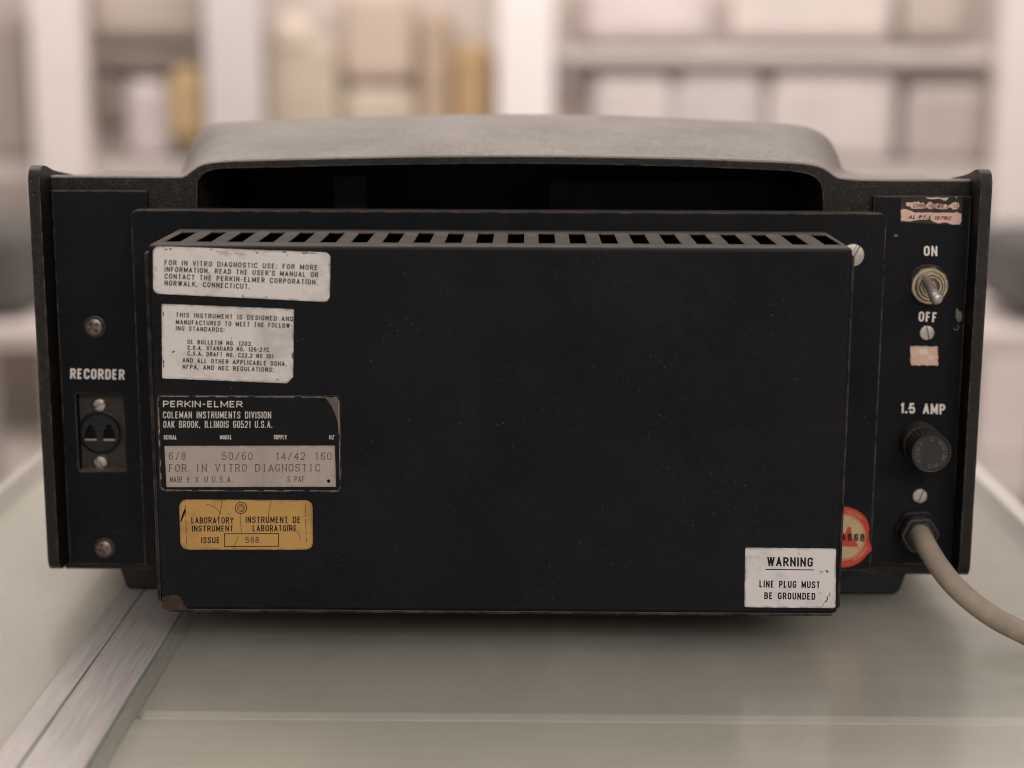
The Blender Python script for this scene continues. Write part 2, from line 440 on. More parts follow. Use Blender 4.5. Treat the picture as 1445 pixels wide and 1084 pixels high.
M['stamp_ink'] = m_plain('stamped_dark_metal', (.085, .065, .055), .6, .2, .3, .5, 500)
M['label_white'] = m_label('off_white_label', (.53, .485, .465), amount=1.25, seed=0)
M['label_white2'] = m_label('off_white_label_second', (.515, .475, .46), amount=1.2, seed=3.1)
M['label_warn'] = m_label('lilac_white_label', (.52, .485, .48), amount=1.4, seed=6.3)
M['label_plate'] = m_label('metal_strip_label', (.33, .27, .24), rough=.45, amount=.8, metal=.25, seed=9.4)
M['label_gold'] = m_label('ochre_gold_label', (.38, .215, .06), (.07, .045, .02), .45, 1.3, .1, seed=12.7)
M['label_black'] = m_paint('black_name_plate', (.0025, .0026, .003), .42, .14, .9, .9)
M['sticker_red'] = m_label('red_sticker', (.40, .032, .014), (.1, .03, .02), .4, .6, seed=2.2)
M['sticker_gold'] = m_label('pale_gold_sticker', (.40, .30, .16), (.12, .06, .03), .45, .7, seed=5.2)
M['residue'] = m_label('pink_paper_residue', (.56, .36, .29), (.2, .1, .07), .6, .9, seed=8.5)
M['film'] = m_plain('clear_film_residue', (.018, .017, .016), .3, 0, .5, .5, 120)
M['socket'] = m_plain('black_socket_body', (.011, .0115, .013), .38, 0, .28, .3, 90, .15)
M['knob'] = m_plain('dusty_black_bakelite', (.014, .012, .011), .42, 0, .45, .6, 90, .3)
M['knob_dust'] = m_plain('dusty_bakelite_collar', (.040, .033, .029), .6, 0, .3, .5, 90, .3)
M['knob_mark'] = m_plain('raised_bakelite_letters', (.085, .075, .068), .5, 0, .4, .3, 200)
M['rust'] = m_plain('rusty_bare_patch', (.040, .024, .018), .7, 0, .2, .5, 300, .5)
M['wear'] = m_plain('scuffed_bare_metal', (.17, .145, .125), .5, .4, .4, .4, 500)
def m_cable():
    n = N('grey_cable')
    a = n.ramp(n.noise(45, 6, .7), [(.4, 0), (.7, 1)])
    c = n.mix(a, (.25, .20, .155), (.335, .275, .215))
    b = n.ramp(n.noise(300, 4, .7), [(.69, 0), (.73, 1)]); c = n.mix(n.math('MULTIPLY', b, .7), c, (.05, .035, .025))
    return n.set(c, .5, 0, .35, n.bump(n.noise(500, 3), .15, .1))
M['cable'] = m_cable()

# ================================================================== THE COUNTER (glass top, aluminium rails)
TZ = -3.5
counter = empty('display_counter', (0, 200, -950), 'glass-topped display counter with brushed aluminium rails under the black instrument', 'counter')
def m_glass():
    n = N('greenish_glass'); t = n.t; t.nodes.remove(n.b); out = [x for x in t.nodes if x.type == 'OUTPUT_MATERIAL'][0]
    tr = n.node('ShaderNodeBsdfTransparent'); tr.inputs[0].default_value = (.955, .95, .93, 1)
    gl = n.node('ShaderNodeBsdfGlossy'); gl.inputs['Color'].default_value = (.95, .95, .95, 1)
    n.link(n.ramp(n.noise(25, 6, .7), [(.35, .16), (.75, .3)]), gl.inputs['Roughness'])
    fr = n.node('ShaderNodeFresnel'); 
    gb = n.node('ShaderNodeNewGeometry')      # the pane is thin: same reflectance entering and leaving
    n.link(n.math('ADD', n.math('MULTIPLY', gb.outputs['Backfacing'], 1/1.4-1.4), 1.4), fr.inputs[0])
    
    m1 = n.node('ShaderNodeMixShader'); n.link(fr.outputs[0], m1.inputs[0]); n.link(tr.outputs[0], m1.inputs[1]); n.link(gl.outputs[0], m1.inputs[2])
    # dust and wipe marks on the glass
    df = n.node('ShaderNodeBsdfDiffuse'); df.inputs[0].default_value = (.68, .665, .60, 1)
    wipe = n.ramp(n.noise(7, 7, .75, n.mapping((1.2, .7, 1)), .4), [(.35, .10), (.75, .22)])
    m2 = n.node('ShaderNodeMixShader'); n.link(wipe, m2.inputs[0]); n.link(m1.outputs[0], m2.inputs[1]); n.link(df.outputs[0], m2.inputs[2])
    n.link(m2.outputs[0], out.inputs[0]); return n.mat
M['glass'] = m_glass()
def m_alu(name, col=(.52, .475, .45)):
    n = N(name)
    st = n.noise(60, 5, .7, n.mapping((14, .35, 1)))
    c = n.mix(n.ramp(st, [(.35, 0), (.7, 1)]), tuple(x*.86 for x in col), tuple(x*1.12 for x in col))
    c = n.mix(n.ramp(n.noise(12, 5, .7), [(.45, 0), (.8, .5)]), c, tuple(x*.7 for x in col))
    return n.set(c, n.ramp(st, [(.3, .42), (.8, .55)]), .55, .5, n.bump(st, .12, .1))
M['alu'] = m_alu('brushed_aluminium')
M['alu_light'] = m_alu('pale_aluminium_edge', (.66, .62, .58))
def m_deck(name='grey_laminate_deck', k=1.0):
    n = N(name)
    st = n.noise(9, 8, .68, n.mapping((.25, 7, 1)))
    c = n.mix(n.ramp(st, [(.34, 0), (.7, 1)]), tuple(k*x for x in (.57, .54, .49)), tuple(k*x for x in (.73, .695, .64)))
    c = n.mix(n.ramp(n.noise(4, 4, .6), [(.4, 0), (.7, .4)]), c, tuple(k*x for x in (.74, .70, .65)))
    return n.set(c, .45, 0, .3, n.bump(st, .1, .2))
M['deck'] = m_deck(); M['deck_shaded'] = m_deck('shaded_deck_laminate', .72)  # second deck is a darker copy: the instrument's shade put into its colour
M['groove'] = m_plain('dark_joint', (.12, .11, .105), .7, 0, .2, .3, 80)
M['glass_edge'] = m_plain('green_glass_edge', (.16, .19, .17), .15, 0, .6, .3, 30)
XA, XB, XC, XL, XR2, XR1 = -203, -191, -166, -319, 281, 292
Y0c, Y1c = -900, 560
box('glass_pane', XL, XA-.4, Y0c, Y1c, TZ-6, TZ, M['glass'], counter)
box('glass_pane', XC+1.2, XR2-.6, Y0c, Y1c, TZ-6, TZ, M['glass'], counter)
box('glass_edge', XC+.1, XC+1.1, Y0c, Y1c, TZ-6, TZ-.3, M['glass_edge'], counter)
box('aluminium_rail', XA, XB-.3, Y0c, Y1c, TZ-24, TZ+.4, M['alu'], counter, bevel=.5)
box('aluminium_rail', XB+.3, XC, Y0c, Y1c, TZ-24, TZ+.4, M['alu'], counter, bevel=.5)
box('joint_strip', XB-.29, XB+.29, Y0c, Y1c, TZ-22, TZ-1.5, M['groove'], counter)
box('aluminium_rail', XR2, XR1, Y0c, Y1c, TZ-24, TZ+.5, M['alu_light'], counter, bevel=.8)
box('aluminium_rail', XL-7, XL-.3, Y0c, Y1c, TZ-24, TZ+.2, M['alu'], counter, bevel=.8)
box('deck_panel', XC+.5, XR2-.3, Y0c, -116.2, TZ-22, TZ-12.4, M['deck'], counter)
box('deck_panel', XC+.5, XR2-.3, -106.6, Y1c, TZ-23.5, TZ-13.5, M['deck_shaded'], counter)
box('deck_panel', XL+.2, XA-.5, Y0c, Y1c, TZ-23, TZ-13, m_plain('plain_pale_deck', (.64, .605, .55), .5, 0, .3, .1, 12), counter)
box('deck_strip', XC+3, XR2-6, -115, -107, TZ-22, TZ-12.3, m_plain('pale_strip_laminate', (.76, .72, .67), .5, 0, .3, .06, 30), counter, bevel=.4)
box('end_rail', XL-7, XR1, Y1c+.3, Y1c+14, TZ-24, TZ+.5, M['alu'], counter, bevel=.8)
M['cab'] = m_plain('beige_cabinet_side', (.42, .37, .33), .5, 0, .3, .1, 20)
box('cabinet_body', XL-5, XR1-2, Y0c+2, Y1c+10, -950, TZ-50, M['cab'], counter, bevel=2)

# ================================================================== THE INSTRUMENT
inst = empty('laboratory_instrument', (-10, 60, TZ), 'black laboratory photometer seen from the back, ribbed vent box and textured carrying handle', 'instrument')
BX0, BX1, BZ0, BZ1, YB = -163.8, 137.4, 15.4, 178.9, -66.0
# --- vent box: one folded sheet shell with punched slots in the top
xs = []
for i in range(22):
    c = P(269+i*41.8, 326, -30)
    xs += [(c.x-3.5, c.x+3.5)]
# slots seen at row ~326 sit on the top face: their x from the ray meeting z = BZ1
def PZ(px, py, Z):
    d = FW+RT*((px-CX)/FPX)-UP*((py-CY)/FPX); return CAM+d*((Z-CAM.z)/d.z)
xs = []
for i in range(22):
    c = PZ(268.5+i*41.85, 326.5, BZ1); xs.append((c.x-3.65, c.x+3.65))
ys = [YB, -55, -14, 0.4]
xb = [BX0]+[v for s in xs for v in s]+[BX1]
mb = MB(); vs = []; fs = []
nx = len(xb)
for y in ys: vs += [(x, y, BZ1) for x in xb]
for j in range(3):
    for i in range(nx-1):
        if j == 1 and i % 2 == 1: continue
        a = j*nx+i; fs.append((a, a+1, a+nx+1, a+nx))
b = len(vs); vs += [(BX0, YB, BZ0), (BX1, YB, BZ0), (BX0, .4, BZ0), (BX1, .4, BZ0)]
fs.append(tuple(range(nx))+(b+1, b))
fs.append((0, b, b+2, 3*nx, 2*nx, nx)); fs.append((nx-1, 2*nx-1, 3*nx-1, 4*nx-1, b+3, b+1)); fs.append((b, b+1, b+3, b+2))
vent = obj('vent_box', vs, fs, M['paint'], inst)
bv = vent.modifiers.new('bevel', 'BEVEL'); bv.width = 1.9*MM; bv.segments = 4; bv.limit_method = 'ANGLE'; bv.angle_limit = math.radians(40)
so = vent.modifiers.new('solid', 'SOLIDIFY'); so.thickness = 1.3*MM; so.offset = -1
vent.data.polygons.foreach_set('use_smooth', [True]*len(vent.data.polygons)); vent.data.set_sharp_from_angle(angle=math.radians(60))
box('vent_interior', BX0+6, BX1-6, -50, .3, BZ0+6, BZ1-9, M['void'], vent)
# small return flange of the sheet at the left and the bottom edge
box('side_flange', BX0-1.9, BX0-.05, YB+1.6, YB+9, BZ0+3.0, BZ1-3.6, M['paint'], vent, bevel=.6)
box('side_flange', BX1+.05, BX1+1.3, YB+1.8, YB+9, BZ0+2.0, BZ1-3.6, M['paint'], vent, bevel=.5)
box('bottom_flange', BX0+3, BX1-2, YB+1.0, YB+10, BZ0-1.5, BZ0-.05, M['paint'], vent, bevel=.5)
# rusty worn bottom corner
mb = MB()
pts = [(229, 861), (228.5, 848), (229.5, 842), (232, 843), (234, 840.5), (239, 841), (243, 839), (247, 840.5), (251, 839.5), (253, 842), (255.5, 843), (256, 847), (259, 849), (258.5, 853), (262, 855), (263, 858), (270, 861)]
pxpoly(mb, pts, YB-.05); mb.build('rust_patch', M['rust'], vent)
# mounting plate
outer = fillet([(-186, 14.6), (-186, 187.0), (165, 187.0), (165, 14.6)], [2, 2.5, 2.5, 2])
mp = plate('mounting_plate', outer, .5, 12.5, M['paint'], inst, bevel=.7, seg=2)
# --- housing rear rim with the carrying opening
YH = 15.0
ZT_L = P(160, 249, YH).z; ZT_R = P(1290, 251, YH).z; ZT = (ZT_L+ZT_R)/2
front_px = [(254, 249.5), (262, 246), (270, 240), (280, 233), (293, 228.5), (312, 226), (345, 224.5), (400, 223), (500, 220.5), (620, 218.6), (740, 218), (860, 219.5), (980, 222), (1060, 225), (1110, 227), (1140, 229.5), (1158, 233.5), (1168, 239), (1176, 245), (1186, 249.5)]
XHL, XHR = -228.5, 210.0
front = [(-228.5, ZT)]+[(x, ZT) for x in (-224, -215, -200, -185, -173)]
fp = [P(a, b, YH) for a, b in front_px]
front += [(p.x, max(p.z, ZT)) for p in fp]+[(x, ZT) for x in (158, 170, 185, 198, 206)]+[(XHR, ZT)]
HB = 8.8
def smooth_poly(pts, sub=4):
    Q = [Vector(p) for p in pts]; Q = [Q[0]*2-Q[1]]+Q+[Q[-1]*2-Q[-2]]; out = []
    for i in range(1, len(Q)-2):
        a, b, c, d = Q[i-1:i+3]
        for s in range(sub):
            t = s/sub; q = .5*((2*b)+(c-a)*t+(2*a-5*b+4*c-d)*t*t+(3*b-a-3*c+d)*t**3); out.append((q.x, q.y))
    out.append(tuple(Q[-2])); return out
front = smooth_poly(front, 3)
front = [(x, max(z, ZT)) for x, z in front]
open_px = [(279, 420), (279, 268), (281, 254), (288, 245), (300, 240), (322, 237.5), (400, 236), (520, 233), (640, 231.5), (740, 231), (860, 232.5), (980, 235.5), (1080, 239.5), (1120, 242), (1142, 246.5), (1154, 254), (1159, 265), (1161, 290), (1161, 420)]
opening = smooth_poly([(lambda q: (q.x, q.z))(P(a, b, YH)) for a, b in open_px], 3)
rimw = [(x, z-1.0) for x, z in front]
WX0, WX1, WZ0, WZ1 = P(107.5, 560, 10).x-.3, P(172.5, 560, 10).x, P(140, 665, 10).z, P(140, 556.8, 10).z
outer = [(XHL, HB)]+rimw+[(XHR, HB)]
vs, fs = plate_mesh(outer, [opening, [(WX0-1, WZ0-1), (WX0-1, WZ1+1), (WX1+1, WZ1+1), (WX1+1, WZ0-1)]], YH-1.0, YH+4, back=False)
rim = obj('rear_frame', vs, fs, M['trim'], inst, bevel=.5, seg=2)
# cavity behind the opening
vs = []; fs = []; n = len(opening)
for y, k in ((YH+4, 0), (YH+60, .5), (YH+150, 2)):
    vs += [(x*(1-.004*k), y, z-k*1.2) for x, z in opening]
for j in range(2):
    for i in range(n):
        a, b2 = j*n+i, j*n+(i+1) % n; fs.append((a, b2, b2+n, a+n))
fs.append(tuple(range(2*n, 3*n)))
cav = obj('handle_cavity', vs, fs, m_plain('dark_cavity_plastic', (.010, .0095, .009), .6, 0, .3, .4, 60), inst)
xq0 = P(470, 260, YH+90).x; xq1 = P(519, 260, YH+90).x
box('inner_baffle', xq0, xq1, YH+88, YH+96, 120, 196, m_plain('baffle_paint', (.02, .018, .016), .5, 0, .3, .4, 60), cav, bevel=1)
box('inner_baffle', xq1+95, xq1+240, YH+110, YH+118, 120, 192, m_plain('baffle_paint_brown', (.016, .013, .011), .5, 0, .3, .4, 60), cav, bevel=1)
# --- top shell with the hump: loft front line -> ridge line -> back
YR = 118.0
ridge_px = [(254, 244), (258, 238), (263, 226), (268, 212), (275, 197), (285, 185), (297, 177), (318, 172.5), (400, 169), (500, 165.5), (610, 162.3), (740, 161.2), (870, 163), (980, 168), (1080, 173), (1128, 177), (1152, 184), (1168, 195), (1178, 209), (1184, 224), (1188, 236), (1198, 243)]
rz = [P(a, b, YR) for a, b in ridge_px]; ZR = P(150, 243.5, YR).z
ridge = [(-228.5, ZR)]+[(x, ZR) for x in (-224, -215, -205, -195)]+[(p.x, max(p.z, ZR)) for p in rz]+[(x, ZR) for x in (186, 194, 202, 207)]+[(XHR, ZR)]
ridge = smooth_poly(ridge, 3)
def resample(pts, n, key=None):
    d = [0]
    for a, b in zip(pts, pts[1:]): d.append(d[-1]+(Vector(b)-Vector(a)).length)
    out = []; j = 0
    for i in range(n):
        t = d[-1]*i/(n-1)
        while j < len(d)-2 and d[j+1] < t: j += 1
        u = (t-d[j])/max(d[j+1]-d[j], 1e-9); a, b = Vector(pts[j]), Vector(pts[j+1]); q = a+(b-a)*u; out.append((q.x, q.y))
    return out
NS = 180
# match left flat / hump / right flat separately so that the foot of the hump lines up
def split3(pts, zf, xa, xbb):
    i0 = max(i for i, p in enumerate(pts[:len(pts)//2]) if p[1] <= zf+.15)
    i1 = min(i for i, p in enumerate(pts) if i > len(pts)//2 and p[1] <= zf+.15)
    return resample(pts[:i0+1], 24)+resample(pts[i0:i1+1], 132)[1:-1]+resample(pts[i1:], 24)
Fr = split3(front, ZT, 0, 0); Ri = split3(ridge, ZR, 0, 0)
nn = len(Fr); rows = []
rows.append([(x, YH-1.0, z-1.0) for x, z in Fr])
rows.append([(x, YH-.7, z-.3) for x, z in Fr])
rows.append([(x, YH, z) for x, z in Fr])
for k in range(1, 13):
    t = k/12; row = []
    for (xf, zf), (xr, zr) in zip(Fr, Ri):
        tz = 1-(1-t)**1.25
        row.append((xf+(xr-xf)*t, YH+(YR-YH)*t, zf+(zr-zf)*tz))
    rows.append(row)
for dy, dz in ((12, .6), (26, 3), (45, 9), (70, 20), (100, 36), (180, 60)):
    rows.append([(x, YR+dy, max(z-dz, ZR-dz*.35)) for x, z in Ri])
vs = [p for r in rows for p in r]; fs = []
for j in range(len(rows)-1):
    for i in range(nn-1):
        a = j*nn+i; fs.append((a, a+1, a+nn+1, a+nn))
hump = obj('top_shell', vs, fs, M['hump'], inst, angle=50)
# main casing sides/bottom/back behind the rim
box('casing', XHL+1, XHR-1, YH+4.1, YH+260, HB+.5, 168, M['trim'], inst, bevel=2)
# --- side rails (fins)
def fin(xf, side):
    # profile in y-z, front edge rounded, top falling to the rear
    prof = [(-4.5, 16.5), (-4.5, 203.5), (0, 207.6), (6, 207.2), (20, 203.8), (45, 200.6), (75, ZR+.8), (130, ZR-2), (300, ZR-20), (300, 14), (0, 12.6)]
    prof = [(-a, b) for a, b in prof]
    loop = fillet(prof, [3, 5, 3, 6, 10, 10, 10, 8, 4, 4, 3], 5)
    n = len(loop); x0, x1 = (xf, xf+5.4*side)
    vs = [(x0, -a, b) for a, b in loop]+[(x1, -a, b) for a, b in loop]
    fs = [tuple(range(n)), tuple(range(n, 2*n))]+[(i, (i+1) % n, (i+1) % n+n, i+n) for i in range(n)]
    return obj('side_rail', vs, fs, M['trim'], inst, bevel=2.3, seg=5)
fin(-231.6, 1); fin(211.6, -1)
# --- feet
for (xa, xb2, xc, xd) in ((-203, -130, -200, -134), (112, 187, 116, 183.5)):
    vs = []
    for z, a, b2, y0, y1 in ((HB+2, xa, xb2, 15.5, 70), (-.5, xc, xd, 16.5, 66), (TZ, xc+2, xd-2, 18, 63)):
        vs += [(a, y0, z), (b2, y0, z), (b2, y1, z), (a, y1, z)]
    fs = [(0,1,2,3), (8,9,10,11)]+[(4*j+i, 4*j+(i+1) % 4, 4*j+(i+1) % 4+4, 4*j+i+4) for j in range(2) for i in range(4)]
    obj('foot', vs, fs, M['foot'], inst, bevel=2, seg=3)

# --- left panel with recorder socket
YP = 10.0
def qx(px, py): q = P(px, py, YP); return (q.x, q.z)
XPL, ZPT, ZPB = -225.2, P(120, 269, YP).z, P(120, 797, YP).z
XPR = P(208, 300, YP).x
rec = [qx(107.5, 557), qx(172.5, 556.5), qx(176, 665), qx(110.5, 664)]
rx0, rx1 = rec[0][0]-.3, rec[1][0]; rz0, rz1 = rec[2][1], rec[1][1]
lp = plate('recorder_panel', [(XPL, ZPB), (XPL, ZPT), (XPR, ZPT), (XPR, ZPB)], YP, YP+3.9, M['panel'], inst,
           holes=[[(rx0, rz0), (rx0, rz1), (rx1, rz1), (rx1, rz0)]], bevel=.25, seg=1)
# the recessed well of the socket (a tray set behind the panel)
m = MB(); dy = YP+7.0
mb = MB()
mb.box(rx0-.02, rx1+.02, dy-.6, dy+1, rz0-.02, rz1+.02)
well = mb.build('socket_well', m_paint('worn_brown_black_metal', (.026, .020, .016), .5, .25, .8, 1.3), lp)
# rim lets the well through: dark reveal sides are the panel's own thickness plus these liners
box('well_liner', rx0-.8, rx0+.05, YP+3.95, dy-.65, rz0-.9, rz1+.9, M['void'], lp)
box('well_liner', rx0, rx1, YP+.6, dy-.65, rz0-.6, rz0+.05, M['wear'], lp)
sc0 = P(143, 610, dy); sr = 29.5*.331
socket = lathe('recorder_socket', (sc0.x, dy-.6, sc0.z), [(sr+1.2, 0), (sr+1.2, .5), (sr+.5, .7), (sr+.3, .1), (sr-.1, .1), (sr-.1, 1.8), (sr-.5, 2.2), (sr-1.6, 2.2), (sr-1.7, 1.0)], M['socket'], lp, cap=False)
# socket face with two stepped apertures
def T(cx, s=1):
    return [(cx-4.2, -3.6), (cx-3.9, -1.2), (cx-3.4, .2), (cx-3.3, 1.8), (cx-1.9, 2.6), (cx-1.5, 4.6), (cx+.9, 4.8), (cx+1.3, 3.0), (cx+2.9, 2.0), (cx+3.0, 0), (cx+3.6, -1.4), (cx+3.6, -3.6)]
k = .88
def off(l, cx): return [(sc0.x+(a-cx)*k*.85+cx, sc0.z+b*k) for a, b in l]
holes = [off(T(-4.4), -4.4), off(T(4.6), 4.6)]
vs, fs = plate_mesh(circ(sc0.x, sc0.z, sr-1.5, 48), holes, dy-2.9, dy-1.2, back=False)
obj('socket_face', vs, fs, M['socket'], socket, bevel=.15, seg=1)
plate('aperture_floor', circ(sc0.x, sc0.z, sr-1.8, 32), dy-1.15, dy-.7, M['void'], socket)
for cx in (-4.4, 4.6):
    box('contact', sc0.x+cx-3.1, sc0.x+cx+2.7, dy-3.1, dy-1.6, sc0.z-3.55, sc0.z-2.75, M['steel'], socket, bevel=.2)

# --- screws as fine relief
def screw(name, px, py, Y, rpx, ang, mat, kind='slot', dome=.9, parent=None, washer=0):
    c = P(px, py, Y); R_ = rpx*.3295*(1 if Y > -30 else .92); vs = []; fs = []; nr, na = 30, 96
    ca, sa = math.cos(math.radians(ang)), math.sin(math.radians(ang))
    for j in range(nr+1):
        r = R_*j/nr
        for i in range(na):
            a = 2*math.pi*i/na; x, z = r*math.cos(a), r*math.sin(a); u, v = x*ca+z*sa, -x*sa+z*ca
            q = j/nr; h = 1.3+dome*(1-q**2.4)
            if q > .93: h -= (q-.93)/.07*.6
            if kind == 'slot':
                d = abs(v)/(R_*.13); h -= 1.1*max(0, min(1, (1.25-d)/.3))
            else:
                au, av = abs(u)/R_, abs(v)/R_
                arm = max(min((.62-au)/.1, (.17-av)/.06), min((.62-av)/.1, (.17-au)/.06), (.34-math.hypot(au, av))/.1)
                h -= 1.25*max(0, min(1, arm))
            vs.append((c.x+x, Y-h, c.z+z))
    b = len(vs)
    vs += [(c.x+R_*math.cos(2*math.pi*i/na), Y, c.z+R_*math.sin(2*math.pi*i/na)) for i in range(na)]
    for j in range(nr):
        for i in range(na):
            k2 = (i+1) % na; fs.append((j*na+i, j*na+k2, (j+1)*na+k2, (j+1)*na+i))
    for i in range(na): fs.append((nr*na+i, nr*na+(i+1) % na, b+(i+1) % na, b+i))
    # collapse the centre ring to one point
    for i in range(na): vs[i] = vs[0]
    o = obj(name, vs, fs, mat, parent or inst, angle=40)
    if washer:
        lathe('washer', (c.x, Y, c.z), [(R_+washer, 0), (R_+washer, .35), (R_+washer-.3, .5), (R_-.2, .5)], M['knob'], o)
    return o
screw('cross_screw', 133.5, 461, YP, 13, 38, M['steel_dark'], 'cross', parent=lp, washer=1.0)
screw('cross_screw', 147.5, 773.5, YP, 12.5, 20, M['steel_dark'], 'cross', parent=lp, washer=1.0)
screw('slotted_screw', 141, 571, dy-.6, 9.3, 22, M['steel'], parent=lp, dome=.5, washer=.8)
screw('slotted_screw', 142.5, 652.5, dy-.6, 9.8, -48, M['steel'], parent=lp, dome=.5, washer=.8)
# --- right panel
RX0 = P(1232, 300, YP).x; RX1 = 206.0; RZT = P(1300, 277, YP).z; RZB = P(1300, 797, YP).z
rp = plate('power_panel', [(RX0, RZB), (RX0, RZT), (RX1, RZT), (RX1, RZB)], YP, YP+3.9, M['panel'], inst, bevel=.25, seg=1)
screw('slotted_screw', 1307.5, 469.5, YP, 10.8, -75, M['steel'], parent=rp, dome=.3)
screw('slotted_screw', 1297.5, 699.5, YP, 10.8, 70, M['steel'], parent=rp, dome=.3)
screw('slotted_screw', 1203, 360, .5, 16.5, 62, M['steel'], parent=mp, dome=.5)

# --- printed words on the panels
def words(items, Y, mat, parent, name='lettering'):
    for it in items:
        s, x0, y0, x1, y1, h, wt = it[:7]; kw = it[7] if len(it) > 7 else {}
        mb = MB(); letters(mb, s, x0, y0, x1, y1, h, wt, Y, **kw)
        o = mb.build(name, mat, parent)
    return o
words([('RECORDER', 99, 534.5, 175.5, 536, 14.5, 2.6)], YP-.06, M['white_ink'], lp)
words([('ON', 1303.5, 361, 1322.5, 361.5, 14, 2.5), ('OFF', 1296, 453.5, 1322, 455, 14, 2.5), ('1.5 AMP', 1270.5, 583, 1333.5, 585, 14.5, 2.6, dict(gapk=.4))], YP-.06, M['white_ink'], rp)
# scuff marks on the power panel
mb = MB(); pxpoly(mb, [(1349, 437), (1351, 434), (1353, 440), (1356, 439), (1358, 446), (1356, 453), (1352, 455), (1349, 449)], YP-.05)
mb.build('scuff_mark', M['wear'], rp); mb = MB()
pxline(mb, [(1350, 459), (1353, 461), (1352, 465), (1348, 466), (1346, 463)], 1, YP-.05)
mb.build('scuff_mark', M['wear'], rp); mb = MB()
pxpoly(mb, [(1261, 331.5), (1266, 331), (1267, 333.5), (1262, 334)], YP-.05)
mb.build('scuff_mark', M['wear'], rp)

# --- toggle switch
c = P(1309, 402.5, YP)
sw = lathe('toggle_switch', (c.x, YP, c.z), [(9.9, 0), (9.9, .5), (9.4, .8), (8.4, .8)], M['panel'], rp, mod=lambda k, i, a: 1+.012*math.cos(6*a))
lathe('hex_nut', (c.x+.2, YP, c.z+.1), [(8.9, .9), (8.9, 3.2), (8.3, 3.9), (7.2, 3.9), (7.0, 3.4), (5.5, 3.4)], M['brass'], sw, n=60,
      mod=lambda k, i, a: (1/math.cos(((a+.3) % (math.pi/4.5))-math.pi/9)*.97) if k in (0, 1) else 1, angle=25)
lathe('threaded_bushing', (c.x+.3, YP, c.z), [(6.9, 3.3), (6.9, 5.2), (6.4, 5.6), (5.6, 5.6), (5.4, 5.0), (5.0, 5.9), (4.2, 5.9), (3.9, 4.2), (2.2, 3.0)], M['brass'], sw)
d0 = P(1307, 396, YP-5); d1 = P(1322.5, 423, YP-31)
dirv = (d1-d0); Ln = dirv.length
lathe('lever', d0, [(2.5, -2), (2.9, 0), (2.3, 1.4), (2.1, 1.8), (2.45, Ln*.55), (2.9, Ln-3), (2.85, Ln-1.3), (2.3, Ln-.2), (1.2, Ln+.45), (.001, Ln+.6)], M['steel'], sw, n=32, axis=dirv, angle=45)
# --- fuse holder
c = P(1297, 622, YP)
fuse = lathe('fuse_holder', (c.x-.1, YP, c.z), [(9.6, 0), (9.6, 9.8), (9.1, 10.4), (8.2, 10.5)], M['knob_dust'], rp)
lathe('knurled_cap', (c.x, YP, c.z), [(8.3, 10.2), (8.9, 10.6), (8.95, 11.2), (9.0, 21.5), (8.7, 22.2)], M['knob_dust'], fuse, n=168,
      mod=lambda k, i, a: 1+(.035 if (i % 6) < 3 else -.015) if k in (2, 3) else 1, angle=25)
lathe('cap_face', (c.x, YP, c.z), [(8.6, 22.2), (9.35, 22.3), (9.45, 23.0), (9.45, 24.8), (9.0, 25.4), (8.6, 25.3), (8.3, 24.8), (4.6, 24.7), (.001, 24.6)], M['knob'], fuse)
mb = MB(); fc = P(1316.5, 641, YP-25)
cc = Vector((c.x, YP-24.95, c.z))
def ring_text(mb, cc, s, a0, a1, r, h, wt, wch):
    for i, ch in enumerate(s):
        a = a0+(a1-a0)*(i/(max(1, len(s)-1))); a = math.radians(a)
        if ch == ' ': continue
        for polys, lay in layout(ch, wch, h, wt):
            for p in polys:
                vs = []
                for u, v in p:
                    u -= wch/2
                    R_ = r+v; vs.append((cc.x+R_*math.cos(a)+u*math.sin(a), cc.y-.01*lay, cc.z+R_*math.sin(a)-u*math.cos(a)))
                mb.add(vs, [tuple(range(len(vs)))])
ring_text(mb, cc, 'O', 88, 88, 5.5, 1.9, .32, 1.9)
ring_text(mb, cc, 'MOU', 48, -5, 5.5, 1.9, .32, 1.9)
ring_text(mb, cc, 'H', -22, -22, 5.5, 1.9, .32, 1.7)
ring_text(mb, cc, 'RS', -68, -92, 5.5, 1.9, .32, 1.8)
ring_text(mb, cc, 'FUST', 212, 140, 5.5, 1.9, .32, 1.7)
mb.build('raised_lettering', M['knob_mark'], fuse)
# --- cable gland and cable
c = P(1293, 748, YP)
gland = lathe('cable_gland', (c.x, YP, c.z), [(10.2, 0), (10.2, 2.2), (9.3, 3), (9.2, 8.5), (8.6, 9.6), (7.4, 9.8), (6.9, 10.8), (6.3, 11.2)], M['knob'], rp, n=72,
              mod=lambda k, i, a: 1+.05*math.cos(6*a+.4)+.012*math.cos(18*a), angle=30)
cp = [Vector((c.x+.5, YP-4, c.z)), P(1300, 757, YP-14), P(1309, 774, YP-26), P(1326, 801, YP-36), P(1354, 834, YP-46), P(1397, 868, YP-56), P(1445, 893.5, YP-68), P(1500, 917, YP-82)]
e = cp[-1]
cp += [Vector((e.x+28, e.y-12, 9)), Vector((e.x+60, e.y-20, TZ+6.0)), Vector((e.x+95, e.y-10, TZ+5.6))]
tube('power_cord', cp, lambda t: 5.0, M['cable'], gland, n=28, sub=14)

